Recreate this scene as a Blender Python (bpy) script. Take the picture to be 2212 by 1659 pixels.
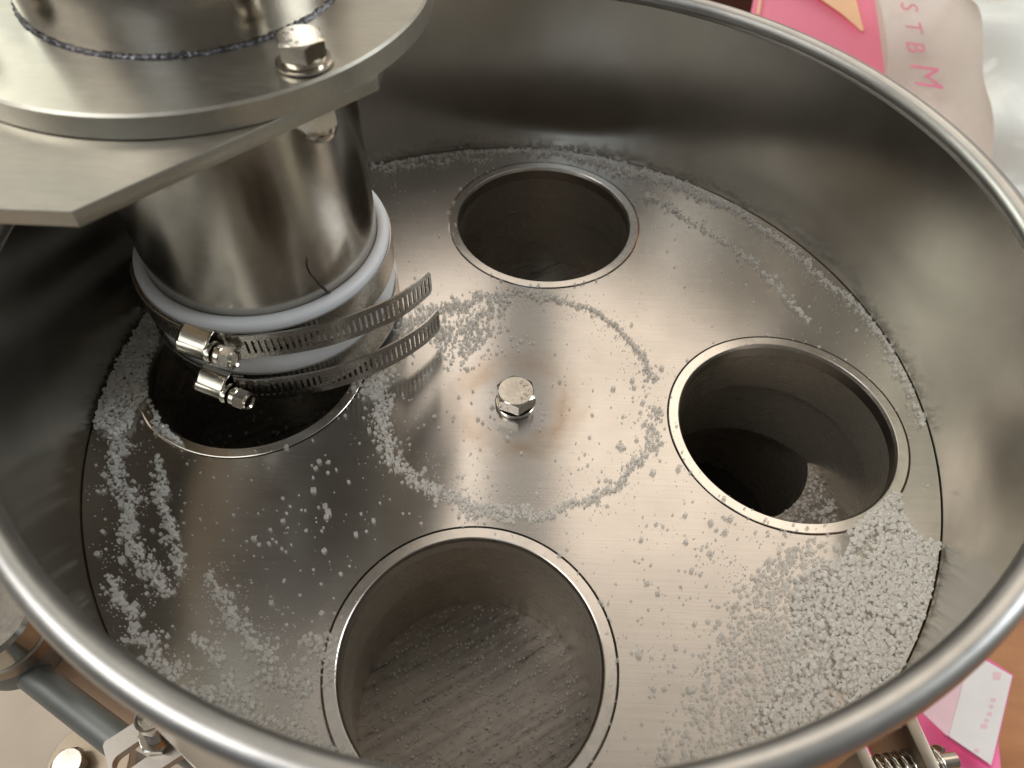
import bpy, bmesh, math, random
import numpy as np
from mathutils import Vector, Matrix, noise as mnoise

random.seed(7); rng = np.random.default_rng(7)
C = bpy.context.scene
for o in list(bpy.data.objects): bpy.data.objects.remove(o)

# ---------------------------------------------------------------- camera
CAM = np.array([0.0005, -0.1651, 0.2200])
ROT = np.array([[0.999, -0.0431, 0.0067], [0.0383, 0.7929, -0.6081], [0.0209, 0.6078, 0.7938]])
u_, s_, v_ = np.linalg.svd(ROT); ROT = u_ @ v_
FPX = 1600.0                      # focal length in units of a 2212-wide frame
cam_data = bpy.data.cameras.new('camera'); cam = bpy.data.objects.new('camera', cam_data)
C.collection.objects.link(cam); C.camera = cam
M = Matrix.Identity(4)
for i in range(3):
    for j in range(3): M[i][j] = float(ROT[i, j])
    M[i][3] = float(CAM[i])
cam.matrix_world = M
cam_data.sensor_width = 36.0; cam_data.lens = 36.0 * FPX / 2212.0
cam_data.clip_start = 0.01; cam_data.clip_end = 60
cam_data.dof.use_dof = True; cam_data.dof.focus_distance = 0.262; cam_data.dof.aperture_fstop = 15

def UP(u, v, z):
    """point of the plane at height z that lies along the sight line of (u, v)"""
    d = ROT @ np.array([(u - 1106) / FPX, -(v - 829.5) / FPX, -1.0])
    t = (z - CAM[2]) / d[2]
    return CAM + t * d
def UPP(u, v, p0, n):
    d = ROT @ np.array([(u - 1106) / FPX, -(v - 829.5) / FPX, -1.0])
    t = np.dot(np.array(p0) - CAM, n) / np.dot(d, n)
    return CAM + t * d

# ---------------------------------------------------------------- light
w = bpy.data.worlds.new('World'); C.world = w; w.use_nodes = True
bg = w.node_tree.nodes['Background']
wt = w.node_tree; wc = wt.nodes.new('ShaderNodeTexCoord'); wx = wt.nodes.new('ShaderNodeSeparateXYZ'); wr = wt.nodes.new('ShaderNodeValToRGB')
wm = wt.nodes.new('ShaderNodeMath'); wm.operation = 'MULTIPLY_ADD'; wm.inputs[1].default_value = 0.5; wm.inputs[2].default_value = 0.5
wt.links.new(wc.outputs['Generated'], wx.inputs[0]); wt.links.new(wx.outputs['Y'], wm.inputs[0]); wt.links.new(wm.outputs[0], wr.inputs['Fac'])
wr.color_ramp.elements[0].position = 0.2; wr.color_ramp.elements[0].color = (0.085, 0.080, 0.075, 1)     # the dim end of the room behind the camera
wr.color_ramp.elements[1].position = 0.8; wr.color_ramp.elements[1].color = (0.31, 0.288, 0.255, 1)      # the brighter end ahead
wt.links.new(wr.outputs['Color'], bg.inputs['Color']); bg.inputs['Strength'].default_value = 1.0

def area(name, loc, target, sx, sy, rad, col):
    l = bpy.data.lights.new(name, 'AREA'); l.shape = 'RECTANGLE'; l.size = sx; l.size_y = sy
    l.energy = rad * math.pi * sx * sy; l.color = col
    o = bpy.data.objects.new(name, l); C.collection.objects.link(o)
    o.location = loc
    o.rotation_euler = (Vector(target) - Vector(loc)).to_track_quat('-Z', 'Y').to_euler()
    return o
area('added_overhead_light', (0.76, 1.75, 2.0), (0.76, 1.75, 0.0), 1.20, 2.2, 0.92, (1.0, 0.84, 0.68))  # added panel for the ceiling's glow; its left edge bounds a dark reflected streak
area('added_overhead_light', (-0.34, 1.65, 2.0), (-0.34, 1.65, 0.0), 0.48, 2.2, 1.02, (1.0, 0.87, 0.74))  # added panel; the gap beside it reflects as the streak through the bolt
area('added_overhead_light', (-0.80, 1.50, 2.0), (-0.80, 1.50, 0.0), 0.10, 1.8, 1.0, (0.86, 1.0, 0.84))  # narrow strip, added only to reflect as a greenish streak in the disk
area('added_overhead_light', (-1.18, 1.45, 2.0), (-1.18, 1.45, 0.0), 0.16, 1.8, 0.50, (1.0, 0.84, 0.66))  # dimmer added strip, gives the disk a beige streak at its left
area('window_light', (-2.1, 1.8, 1.25), (0, 0, 0), 1.0, 1.1, 2.6, (0.97, 1.0, 0.86))
area('window_light', (2.2, 0.3, 1.0), (0, 0, 0), 1.0, 1.3, 4.0, (0.92, 0.97, 1.0))
area('added_overhead_light', (-1.35, -0.50, 1.7), (0.05, 0, 0), 1.3, 1.2, 2.7, (1.0, 0.96, 0.92))  # added lamp, placed to brighten the right drift and leave the left dim
area('window_light', (-0.6, -1.9, 1.5), (0, 0, 0), 0.9, 0.8, 1.0, (0.80, 0.90, 1.0))

C.view_settings.view_transform = 'Standard'; C.view_settings.look = 'None'
C.view_settings.exposure = 0.78; C.view_settings.gamma = 1.0
C.render.engine = 'CYCLES'
C.cycles.use_denoising = True
C.cycles.max_bounces = 14; C.cycles.glossy_bounces = 6; C.cycles.transmission_bounces = 8; C.cycles.transparent_max_bounces = 14; C.cycles.diffuse_bounces = 10
C.cycles.sample_clamp_indirect = 4.0
C.cycles.caustics_reflective = True; C.cycles.caustics_refractive = False

# ---------------------------------------------------------------- materials
def new_mat(name):
    m = bpy.data.materials.new(name); m.use_nodes = True
    nt = m.node_tree; p = nt.nodes['Principled BSDF']
    return m, nt, p
def N(nt, typ, **kw):
    n = nt.nodes.new(typ)
    for k, v in kw.items():
        if k in n.inputs: n.inputs[k].default_value = v
        else: setattr(n, k, v)
    return n
def ramp(nt, src, stops):
    r = nt.nodes.new('ShaderNodeValToRGB'); nt.links.new(src, r.inputs['Fac'])
    e = r.color_ramp.elements
    while len(e) < len(stops): e.new(0.5)
    for k, (pos, c) in enumerate(stops):
        e[k].position = pos; e[k].color = (*c, 1) if len(c) == 3 else c
    return r.outputs['Color']
def g(x): return (x, x, x)

def steel(name, base=(0.56, 0.54, 0.50), rough=0.28, scale=(1, 1, 1), fine=900, aniso=0.0, bump=0.12,
          stain=0.12, stain_scale=22, coord='Object', rvar=0.10, tangent=None, mul=0.76):
    """brushed stainless steel: grain stretched along the small-scale axes of `scale`"""
    m, nt, p = new_mat(name); L = nt.links.new
    tc = N(nt, 'ShaderNodeTexCoord'); mp = N(nt, 'ShaderNodeMapping'); mp.inputs['Scale'].default_value = scale
    L(tc.outputs[coord], mp.inputs['Vector'])
    n1 = N(nt, 'ShaderNodeTexNoise', Scale=fine, Detail=6.0, Roughness=0.65); L(mp.outputs[0], n1.inputs['Vector'])
    n2 = N(nt, 'ShaderNodeTexNoise', Scale=stain_scale, Detail=5.0, Roughness=0.6); L(tc.outputs['Object'], n2.inputs['Vector'])
    n3 = N(nt, 'ShaderNodeTexNoise', Scale=stain_scale * 7, Detail=4.0, Roughness=0.6); L(tc.outputs['Object'], n3.inputs['Vector'])
    a = tuple(c * (1 - stain) for c in base); b = tuple(min(1, c * (1 + stain * 0.5)) for c in base)
    col = ramp(nt, n2.outputs['Fac'], [(0.32, a), (0.62, b)])
    mx = N(nt, 'ShaderNodeMix', data_type='RGBA', blend_type='MULTIPLY'); mx.inputs['Factor'].default_value = 0.5
    L(col, mx.inputs['A']); L(ramp(nt, n1.outputs['Fac'], [(0.3, g(mul)), (0.7, g(1.0))]), mx.inputs['B'])
    L(mx.outputs['Result'], p.inputs['Base Color'])
    p.inputs['Metallic'].default_value = 1.0
    ad = N(nt, 'ShaderNodeMath', operation='MULTIPLY_ADD'); ad.inputs[1].default_value = rvar * 2; ad.inputs[2].default_value = rough - rvar
    mm = N(nt, 'ShaderNodeMath', operation='ADD'); mm.inputs[1].default_value = 0
    sc = N(nt, 'ShaderNodeMath', operation='MULTIPLY_ADD'); sc.inputs[1].default_value = 0.5
    L(n1.outputs['Fac'], sc.inputs[0]); h = N(nt, 'ShaderNodeMath', operation='MULTIPLY'); h.inputs[1].default_value = 0.5
    L(n3.outputs['Fac'], h.inputs[0]); L(h.outputs[0], sc.inputs[2]); L(sc.outputs[0], ad.inputs[0])
    L(ad.outputs[0], p.inputs['Roughness'])
    bp = N(nt, 'ShaderNodeBump'); bp.inputs['Strength'].default_value = bump; bp.inputs['Distance'].default_value = 0.0003
    L(n1.outputs['Fac'], bp.inputs['Height']); L(bp.outputs[0], p.inputs['Normal'])
    if aniso:
        p.inputs['Anisotropic'].default_value = aniso; p.inputs['Anisotropic Rotation'].default_value = 0.25
        t = N(nt, 'ShaderNodeTangent'); t.direction_type = 'UV_MAP' if tangent is None else 'RADIAL'
        if tangent: t.axis = tangent
        L(t.outputs[0], p.inputs['Tangent'])
    return m
def plain(name, col, rough=0.5, metal=0.0, var=0.12, scale=60, bump=0.05):
    m, nt, p = new_mat(name); L = nt.links.new
    tc = N(nt, 'ShaderNodeTexCoord'); n = N(nt, 'ShaderNodeTexNoise', Scale=scale, Detail=5.0, Roughness=0.6)
    L(tc.outputs['Object'], n.inputs['Vector'])
    L(ramp(nt, n.outputs['Fac'], [(0.3, tuple(c * (1 - var) for c in col)), (0.7, tuple(min(1, c * (1 + var)) for c in col))]), p.inputs['Base Color'])
    p.inputs['Roughness'].default_value = rough; p.inputs['Metallic'].default_value = metal
    bp = N(nt, 'ShaderNodeBump'); bp.inputs['Strength'].default_value = bump; bp.inputs['Distance'].default_value = 0.0005
    L(n.outputs['Fac'], bp.inputs['Height']); L(bp.outputs[0], p.inputs['Normal'])
    return m

M_disk = steel('disk steel', (0.56, 0.535, 0.505), 0.225, (1.2, 60, 60), 26, aniso=0.95, rvar=0.05, bump=0.034, stain=0.15, stain_scale=11, mul=0.70)
def heat_tint(m_, cx, cy, r, wd, col, amt, cz=0.0):
    nt_ = m_.node_tree; L_ = nt_.links.new; p_ = nt_.nodes['Principled BSDF']; src = p_.inputs['Base Color'].links[0].from_socket
    tc_ = N(nt_, 'ShaderNodeTexCoord'); vm = N(nt_, 'ShaderNodeVectorMath', operation='DISTANCE'); vm.inputs[1].default_value = (cx, cy, cz)
    nz = N(nt_, 'ShaderNodeTexNoise', Scale=70.0, Detail=4.0); L_(tc_.outputs['Object'], nz.inputs['Vector'])
    L_(tc_.outputs['Object'], vm.inputs[0])
    a1 = N(nt_, 'ShaderNodeMath', operation='MULTIPLY_ADD'); a1.inputs[1].default_value = 0.016; a1.inputs[2].default_value = -0.008; L_(nz.outputs['Fac'], a1.inputs[0])
    a2 = N(nt_, 'ShaderNodeMath', operation='ADD'); L_(vm.outputs['Value'], a2.inputs[0]); L_(a1.outputs[0], a2.inputs[1])
    f = ramp(nt_, a2.outputs[0], [(max(r - wd, 0.0), g(0)), (r, g(amt)), (r + wd, g(0))])
    f2 = N(nt_, 'ShaderNodeMath', operation='MULTIPLY'); L_(f, f2.inputs[0])
    nb = N(nt_, 'ShaderNodeTexNoise', Scale=38.0, Detail=3.0); L_(tc_.outputs['Object'], nb.inputs['Vector'])
    L_(ramp(nt_, nb.outputs['Fac'], [(0.35, g(0.1)), (0.62, g(1.0))]), f2.inputs[1])
    mx_ = N(nt_, 'ShaderNodeMix', data_type='RGBA'); L_(f2.outputs[0], mx_.inputs['Factor']); L_(src, mx_.inputs['A']); mx_.inputs['B'].default_value = (*col, 1)
    L_(mx_.outputs['Result'], p_.inputs['Base Color'])
heat_tint(M_disk, 0.0002, -0.0055, 0.0190, 0.0085, (0.33, 0.23, 0.15), 0.72)
heat_tint(M_disk, 0.0002, -0.0055, 0.0110, 0.0050, (0.36, 0.38, 0.42), 0.50)
M_wall = steel('wall steel', (0.57, 0.555, 0.51), 0.24, (14, 14, 5), 1.6, bump=0.0, stain=0.24, stain_scale=12, rvar=0.06, mul=0.90)
M_rim = steel('rim steel', (0.48, 0.482, 0.47), 0.36, (8, 8, 60), 14, bump=0.02, stain=0.12, stain_scale=40)
M_turn = steel('turned steel', (0.66, 0.63, 0.59), 0.24, (40, 40, 90), 8, bump=0.04, stain=0.06, stain_scale=30)
M_tube = steel('tube steel', (0.50, 0.47, 0.42), 0.19, (50, 50, 260), 9, bump=0.05, stain=0.20, stain_scale=34)
M_cup = steel('cup bore steel', (0.48, 0.43, 0.36), 0.28, (20, 20, 300), 7, bump=0.03, stain=0.06, stain_scale=12)
M_cup.node_tree.nodes['Principled BSDF'].inputs['Metallic'].default_value = 0.78
M_plate = steel('plate steel', (0.55, 0.53, 0.47), 0.36, (8, 60, 60), 16, bump=0.08, stain=0.10, stain_scale=30)
M_bolt = steel('bolt steel', (0.64, 0.60, 0.53), 0.17, (60, 60, 60), 12, bump=0.012, stain=0.12, stain_scale=160)
M_clamp = steel('clamp steel', (0.44, 0.42, 0.38), 0.26, (40, 40, 40), 20, bump=0.05, stain=0.12, stain_scale=90)
M_dark = plain('near black', (0.02, 0.018, 0.016), 0.8)
M_weld = steel('weld steel', (0.17, 0.17, 0.185), 0.46, (1, 1, 1), 420, bump=0.5, stain=0.5, stain_scale=300)
M_mark = steel('stamped mark steel', (0.22, 0.19, 0.15), 0.35, (1, 1, 1), 400, bump=0.1)

m, nt, p = new_mat('blue white silicone'); M_sil = m
p.inputs['Base Color'].default_value = (0.72, 0.735, 0.76, 1); p.inputs['Roughness'].default_value = 0.42
p.inputs['Subsurface Weight'].default_value = 0.25; p.inputs['Subsurface Radius'].default_value = (0.004, 0.005, 0.006)
p.inputs['Subsurface Scale'].default_value = 1.0
n = N(nt, 'ShaderNodeTexNoise', Scale=260.0, Detail=4.0); bp = N(nt, 'ShaderNodeBump'); bp.inputs['Strength'].default_value = 0.08; bp.inputs['Distance'].default_value = 0.0003
nt.links.new(n.outputs['Fac'], bp.inputs['Height']); nt.links.new(bp.outputs[0], p.inputs['Normal'])

m, nt, p = new_mat('sugar'); M_sugar = m; L = nt.links.new
p.inputs['Base Color'].default_value = (0.97, 0.96, 0.94, 1); p.inputs['Roughness'].default_value = 0.07; p.inputs['IOR'].default_value = 1.56
tl = N(nt, 'ShaderNodeBsdfTranslucent'); tl.inputs['Color'].default_value = (0.99, 0.985, 0.97, 1)
tp = N(nt, 'ShaderNodeBsdfTransparent'); tp.inputs['Color'].default_value = (0.99, 0.99, 0.985, 1)
m1 = N(nt, 'ShaderNodeMixShader'); m1.inputs['Fac'].default_value = 0.50
m2 = N(nt, 'ShaderNodeMixShader'); m2.inputs['Fac'].default_value = 0.34
L(p.outputs[0], m1.inputs[1]); L(tl.outputs[0], m1.inputs[2]); L(m1.outputs[0], m2.inputs[1]); L(tp.outputs[0], m2.inputs[2])
L(m2.outputs[0], nt.nodes['Material Output'].inputs['Surface'])

def clone_sugar(name, clear):
    m_ = M_sugar.copy(); m_.name = name
    for n_ in m_.node_tree.nodes:
        if n_.type == 'MIX_SHADER' and abs(n_.inputs['Fac'].default_value - 0.34) < 1e-4: n_.inputs['Fac'].default_value = clear
    return m_
M_sugar_clear = clone_sugar('clear sugar', 0.62)

# the worn steel floor plate under the cups: dark drag marks
m, nt, p = new_mat('worn floor plate'); M_floor = m; heat_tint(M_plate, -0.0922, 0.0386, 0.0455, 0.0030, (0.20, 0.21, 0.24), 0.5, 0.1275); L = nt.links.new
tc = N(nt, 'ShaderNodeTexCoord'); mp = N(nt, 'ShaderNodeMapping'); mp.inputs['Scale'].default_value = (10, 190, 1)
mr = N(nt, 'ShaderNodeMapping'); mr.inputs['Rotation'].default_value = (0, 0, math.radians(-32)); L(tc.outputs['Object'], mr.inputs['Vector']); L(mr.outputs[0], mp.inputs['Vector'])
n1 = N(nt, 'ShaderNodeTexNoise', Scale=2.2, Detail=7.0, Roughness=0.75); L(mp.outputs[0], n1.inputs['Vector'])
n2 = N(nt, 'ShaderNodeTexNoise', Scale=420.0, Detail=4.0); L(tc.outputs['Object'], n2.inputs['Vector'])
ma = N(nt, 'ShaderNodeMath', operation='MULTIPLY_ADD'); ma.inputs[1].default_value = 0.35; L(n2.outputs['Fac'], ma.inputs[0]); L(n1.outputs['Fac'], ma.inputs[2])
L(ramp(nt, ma.outputs[0], [(0.50, (0.08, 0.07, 0.06)), (0.565, (0.27, 0.25, 0.225)), (0.78, (0.40, 0.37, 0.335))]), p.inputs['Base Color'])
p.inputs['Metallic'].default_value = 0.75; p.inputs['Roughness'].default_value = 0.42
bp = N(nt, 'ShaderNodeBump'); bp.inputs['Strength'].default_value = 0.3; bp.inputs['Distance'].default_value = 0.0003; L(ma.outputs[0], bp.inputs['Height']); L(bp.outputs[0], p.inputs['Normal'])

M_deck = plain('beige painted deck', (0.50, 0.42, 0.34), 0.45, var=0.06, scale=30)
M_pinkp = plain('pink print', (0.90, 0.27, 0.39), 0.35, var=0.04, scale=12)
M_peach = plain('peach print', (0.95, 0.62, 0.38), 0.4, var=0.03)
M_hot = plain('hot pink film', (0.90, 0.19, 0.42), 0.25, var=0.12, scale=45, bump=0.4)
M_white = plain('white label', (0.88, 0.85, 0.84), 0.4, var=0.03)
M_palepink = plain('pale pink print', (0.90, 0.62, 0.68), 0.4, var=0.05)
M_lav = plain('lavender film', (0.62, 0.52, 0.58), 0.3, var=0.05)
M_greyp = plain('grey pipe', (0.20, 0.215, 0.21), 0.42, var=0.08, metal=0.6)
M_thread = plain('dark thread', (0.05, 0.03, 0.025), 0.7)
M_brown = plain('dark brown board', (0.10, 0.045, 0.035), 0.5)
M_board = plain('pale board', (0.66, 0.53, 0.46), 0.5, var=0.03, scale=8)

m, nt, p = new_mat('orange wood'); M_wood = m; L = nt.links.new
tc = N(nt, 'ShaderNodeTexCoord'); mp = N(nt, 'ShaderNodeMapping'); mp.inputs['Scale'].default_value = (2, 9, 1); L(tc.outputs['Object'], mp.inputs['Vector'])
n1 = N(nt, 'ShaderNodeTexNoise', Scale=4.0, Detail=6.0, Roughness=0.6, Distortion=0.6); L(mp.outputs[0], n1.inputs['Vector'])
L(ramp(nt, n1.outputs['Fac'], [(0.3, (0.36, 0.15, 0.055)), (0.7, (0.52, 0.24, 0.10))]), p.inputs['Base Color'])
p.inputs['Roughness'].default_value = 0.4

m, nt, p = new_mat('clear film'); M_film = m; L = nt.links.new
p.inputs['Base Color'].default_value = (0.86, 0.83, 0.78, 1); p.inputs['Roughness'].default_value = 0.18
tr = N(nt, 'ShaderNodeBsdfTransparent'); ms = N(nt, 'ShaderNodeMixShader')
tc = N(nt, 'ShaderNodeTexCoord'); n1 = N(nt, 'ShaderNodeTexNoise', Scale=9.0, Detail=3.0, Distortion=1.2); L(tc.outputs['Object'], n1.inputs['Vector'])
L(ramp(nt, n1.outputs['Fac'], [(0.35, g(0.28)), (0.7, g(0.62))]), ms.inputs['Fac'])
L(tr.outputs[0], ms.inputs[1]); L(p.outputs[0], ms.inputs[2]); L(ms.outputs[0], nt.nodes['Material Output'].inputs['Surface'])

M_fold = M_film.copy(); M_fold.name = 'film with painted highlight'  # whiter, more opaque film copy: the bag's highlight is put into its colour
M_fold.node_tree.nodes['Principled BSDF'].inputs['Base Color'].default_value = (0.90, 0.95, 0.93, 1)
M_fold.node_tree.nodes['Principled BSDF'].inputs['Roughness'].default_value = 0.10
for n_ in M_fold.node_tree.nodes:
    if n_.type == 'VALTORGB': n_.color_ramp.elements[0].color = (0.5, 0.5, 0.5, 1); n_.color_ramp.elements[1].color = (0.9, 0.9, 0.9, 1)
# ---------------------------------------------------------------- helpers
def empty(name, loc, label, cat, group=None):
    o = bpy.data.objects.new(name, None); C.collection.objects.link(o); o.location = loc
    o.empty_display_size = 0.01
    o['label'] = label; o['category'] = cat
    if group: o['group'] = group
    return o
def link(name, me, mat, parent=None, sharp=32, label=None):
    o = bpy.data.objects.new(name, me); C.collection.objects.link(o)
    if mat and not me.materials: me.materials.append(mat)
    if parent:
        o.parent = parent; o.matrix_parent_inverse = pinv(parent)
    if sharp is not None:
        me.polygons.foreach_set('use_smooth', [True] * len(me.polygons))
        me.set_sharp_from_angle(angle=math.radians(sharp))
    if label: o['label'] = label
    return o
def pinv(p):
    m = Matrix.Identity(4); q = p
    chain = []
    while q is not None: chain.append(q); q = q.parent
    for q in reversed(chain): m = m @ q.matrix_parent_inverse @ q.matrix_basis
    return m.inverted()
def bm_obj(name, bm, mat, parent=None, sharp=32, label=None):
    bmesh.ops.recalc_face_normals(bm, faces=bm.faces)
    me = bpy.data.meshes.new(name); bm.to_mesh(me); bm.free()
    return link(name, me, mat, parent, sharp, label)
def tag(o, label, cat, group=None, kind=None):
    o['label'] = label; o['category'] = cat
    if group: o['group'] = group
    if kind: o['kind'] = kind
    return o
def frame(axis):
    z = Vector(axis).normalized(); x = z.orthogonal().normalized()
    if abs(z.z) > 0.999: x = Vector((1, 0, 0))
    y = z.cross(x); return x, y, z
def lathe(bm, prof, c=(0, 0, 0), axis=(0, 0, 1), seg=96, closed=False, jitter=0, spin=0.0):
    """revolve (r, h) profile"""
    X, Y, Z = frame(axis); c = Vector(c); rings = []
    for k, (r, h) in enumerate(prof):
        if r < 1e-9: rings.append([bm.verts.new(c + Z * h)])
        else:
            ring = []
            for i in range(seg):
                a = 2 * math.pi * i / seg + spin
                rr = r; hh = h
                if jitter:
                    q = Vector((math.cos(a) * 14, math.sin(a) * 14, k * 1.7)); 
                    rr += jitter * mnoise.noise(q * 3); hh += jitter * mnoise.noise(q * 3 + Vector((9, 4, 2)))
                ring.append(bm.verts.new(c + X * (rr * math.cos(a)) + Y * (rr * math.sin(a)) + Z * hh))
            rings.append(ring)
    pairs = list(zip(rings[:-1], rings[1:]))
    if closed: pairs.append((rings[-1], rings[0]))
    for A, B in pairs:
        if len(A) == 1 and len(B) == 1: continue
        for i in range(seg):
            j = (i + 1) % seg
            if len(A) == 1: bm.faces.new((A[0], B[j], B[i]))
            elif len(B) == 1: bm.faces.new((A[i], A[j], B[0]))
            else: bm.faces.new((A[i], A[j], B[j], B[i]))
    return bm
def torus(bm, R, r, c, seg=200, n=16, jitter=0):
    return lathe(bm, [(R + r * math.cos(t), r * math.sin(t)) for t in [2 * math.pi * i / n for i in range(n)]], c, seg=seg, closed=True, jitter=jitter)
def prism(bm, pts, z0, z1, bevel=0.0):
    """extrude a polygon given in x, y from z0 up to z1"""
    a = [bm.verts.new((p[0], p[1], z0)) for p in pts]; b = [bm.verts.new((p[0], p[1], z1)) for p in pts]
    n = len(pts); bm.faces.new(a[::-1]); top = bm.faces.new(b)
    for i in range(n): bm.faces.new((a[i], a[(i + 1) % n], b[(i + 1) % n], b[i]))
    if bevel:
        e = [x for x in bm.edges if abs(x.verts[0].co.z - x.verts[1].co.z) < 1e-7]
        bmesh.ops.bevel(bm, geom=e, offset=bevel, segments=2, profile=0.5, affect='EDGES')
    return bm
def tube(bm, pts, rad, seg=12, cap=True):
    pts = [Vector(p) for p in pts]; n = len(pts); rings = []
    up = None
    for k, p_ in enumerate(pts):
        t = (pts[min(k + 1, n - 1)] - pts[max(k - 1, 0)]).normalized()
        if up is None: up = t.orthogonal().normalized()
        up = (up - t * up.dot(t)).normalized(); s = t.cross(up)
        r = rad[k] if hasattr(rad, '__len__') else rad
        rings.append([bm.verts.new(p_ + (up * math.cos(a) + s * math.sin(a)) * r) for a in [2 * math.pi * i / seg for i in range(seg)]])
    for A, B in zip(rings[:-1], rings[1:]):
        for i in range(seg): bm.faces.new((A[i], A[(i + 1) % seg], B[(i + 1) % seg], B[i]))
    if cap: bm.faces.new(rings[0][::-1]); bm.faces.new(rings[-1])
    return bm
def flat_with_holes(name, outer, holes, z0, z1):
    """sheet between z0 and z1 with an outline and holes, built through a filled 2-D curve; with UVs = x, y"""
    cu = bpy.data.curves.new(name, 'CURVE'); cu.dimensions = '2D'; cu.fill_mode = 'BOTH'; cu.extrude = (z1 - z0) / 2
    for pts in [outer] + holes:
        s = cu.splines.new('POLY'); s.points.add(len(pts) - 1); s.use_cyclic_u = True
        for i, q in enumerate(pts): s.points[i].co = (q[0], q[1], 0, 1)
    o = bpy.data.objects.new('tmp', cu); C.collection.objects.link(o)
    dg = bpy.context.evaluated_depsgraph_get(); me = bpy.data.meshes.new_from_object(o.evaluated_get(dg)); me.name = name
    bpy.data.objects.remove(o); bpy.data.curves.remove(cu)
    me.transform(Matrix.Translation((0, 0, (z0 + z1) / 2)))
    bm = bmesh.new(); bm.from_mesh(me); bmesh.ops.remove_doubles(bm, verts=bm.verts, dist=1e-6)
    uv = bm.loops.layers.uv.get('UVMap') or bm.loops.layers.uv.new('UVMap')
    for f in bm.faces:
        for l in f.loops: l[uv].uv = (l.vert.co.x * 3, l.vert.co.y * 3)
    bm.to_mesh(me); bm.free(); me.materials.clear()
    return me
def circ(cx, cy, r, n=128, ph=0): return [(cx + r * math.cos(2 * math.pi * i / n + ph), cy + r * math.sin(2 * math.pi * i / n + ph)) for i in range(n)]
def text_mesh(txt, size, extrude, shear=0.0, offset=0.0):
    cu = bpy.data.curves.new('t', 'FONT'); cu.body = txt; cu.size = size; cu.extrude = extrude; cu.align_x = 'CENTER'; cu.align_y = 'CENTER'; cu.shear = shear; cu.offset = offset
    cu.resolution_u = 3
    o = bpy.data.objects.new('t', cu); C.collection.objects.link(o)
    dg = bpy.context.evaluated_depsgraph_get(); me = bpy.data.meshes.new_from_object(o.evaluated_get(dg))
    bpy.data.objects.remove(o); bpy.data.curves.remove(cu); me.materials.clear()
    return me
def merge_meshes(parts):
    bm = bmesh.new()
    for me, mt in parts:
        me.transform(mt); bm.from_mesh(me)
    return bm

# ---------------------------------------------------------------- bowl
RW = 0.1508
bowl = empty('bowl', (0, 0, -0.012), 'round stainless steel bowl with a rolled rim around the perforated disk', 'bowl')
def bowl_ring(t):      # t 0 bottom .. 1 top : centre y drifts, radius narrows a touch
    return 0.0046 * t, RW + (0.1492 - RW) * t
def bowl_wall(bm, out=0.0, z0=-0.012, z1=0.0765, n=26, seg=220):
    rings = []
    for k in range(n + 1):
        z = z0 + (z1 - z0) * k / n; t = max(0, z) / 0.0777; cy, r = bowl_ring(t)
        if out == 0 and z < 0.004: r = RW
        r += out
        dent = 0
        rings.append([bm.verts.new((r * math.cos(a) + 0.0003 * mnoise.noise(Vector((math.cos(a) * 2.2, math.sin(a) * 2.2, z * 26))) * t,
                                    cy + r * math.sin(a) + 0.0004 * mnoise.noise(Vector((math.cos(a) * 2.2 + 7, math.sin(a) * 2.2, z * 26))) * t, z))
                      for a in [2 * math.pi * i / seg for i in range(seg)]])
    for A, B in zip(rings[:-1], rings[1:]):
        for i in range(seg): bm.faces.new((A[i], B[i], B[(i + 1) % seg], A[(i + 1) % seg]))
    return rings
bm = bmesh.new(); A = bowl_wall(bm); B = bowl_wall(bm, 0.0016)
seg = 220
for RA, RB in ((A[0], B[0]), (A[-1], B[-1])):
    for i in range(seg): bm.faces.new((RA[i], RA[(i + 1) % seg], RB[(i + 1) % seg], RB[i]))
bm_obj('wall', bm, M_wall, bowl, 60)
bm = bmesh.new(); torus(bm, 0.1496, 0.0036, (0, 0.0048, 0.0772), 260, 24); bm_obj('rim', bm, M_rim, bowl, 180)
bm = bmesh.new(); lathe(bm, [(0.1535, -0.020), (0.1535, -0.0125), (0.1470, -0.0125), (0.1470, -0.020)], closed=True, seg=160)
bm_obj('bottom_flange', bm, M_plate, bowl, 30)

# ---------------------------------------------------------------- disk with four cups
holes = dict(T=(0.0094, 0.0970), R=(0.0986, -0.0104), B=(-0.0094, -0.0985), L=(-0.0992, 0.0087))
RI, RO = 0.0382, 0.0429
BX, BY = 0.0002, -0.0055
disk = empty('dosing_disk', (0, 0, -0.004), 'brushed steel turntable disk with four round cup holes and a hex bolt at its centre', 'disk')
me = flat_with_holes('disk_plate', circ(0, 0, 0.1504, 360), [circ(x, y, RO + 0.0002, 160) for x, y in holes.values()], -0.004, 0.0)
link('disk_plate', me, M_disk, disk, 30)
lab = dict(T='cup collar of the far hole', R='cup collar of the right hole', B='cup collar of the near hole', L='cup collar of the left hole under the spout')
for k, (x, y) in holes.items():
    z = 0.0002
    bm = bmesh.new()
    lathe(bm, [(RI, -0.0012), (RI + 0.0006, z - 0.0002), (RI + 0.0009, z), (RO - 0.0006, z), (RO - 0.0004, z - 0.0002), (RO - 0.0004, -0.006), (RI, -0.006)], (x, y, 0), seg=160, closed=True)
    col = bm_obj('cup_collar', bm, M_turn, disk, 25, lab[k])
    bm = bmesh.new(); lathe(bm, [(RI, -0.0062), (RI, -0.026), (RI + 0.0014, -0.026), (RI + 0.0014, -0.0062)], (x, y, 0), seg=128, closed=True)
    bm_obj('upper_sleeve', bm, M_cup, col, 30)
    bm = bmesh.new(); lathe(bm, [(0.0412, -0.0105), (0.0412, -0.0618), (0.0430, -0.0618), (0.0430, -0.0105)], (x, y, 0), seg=128, closed=True)
    bm_obj('lower_sleeve', bm, M_cup, col, 30)
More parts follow.
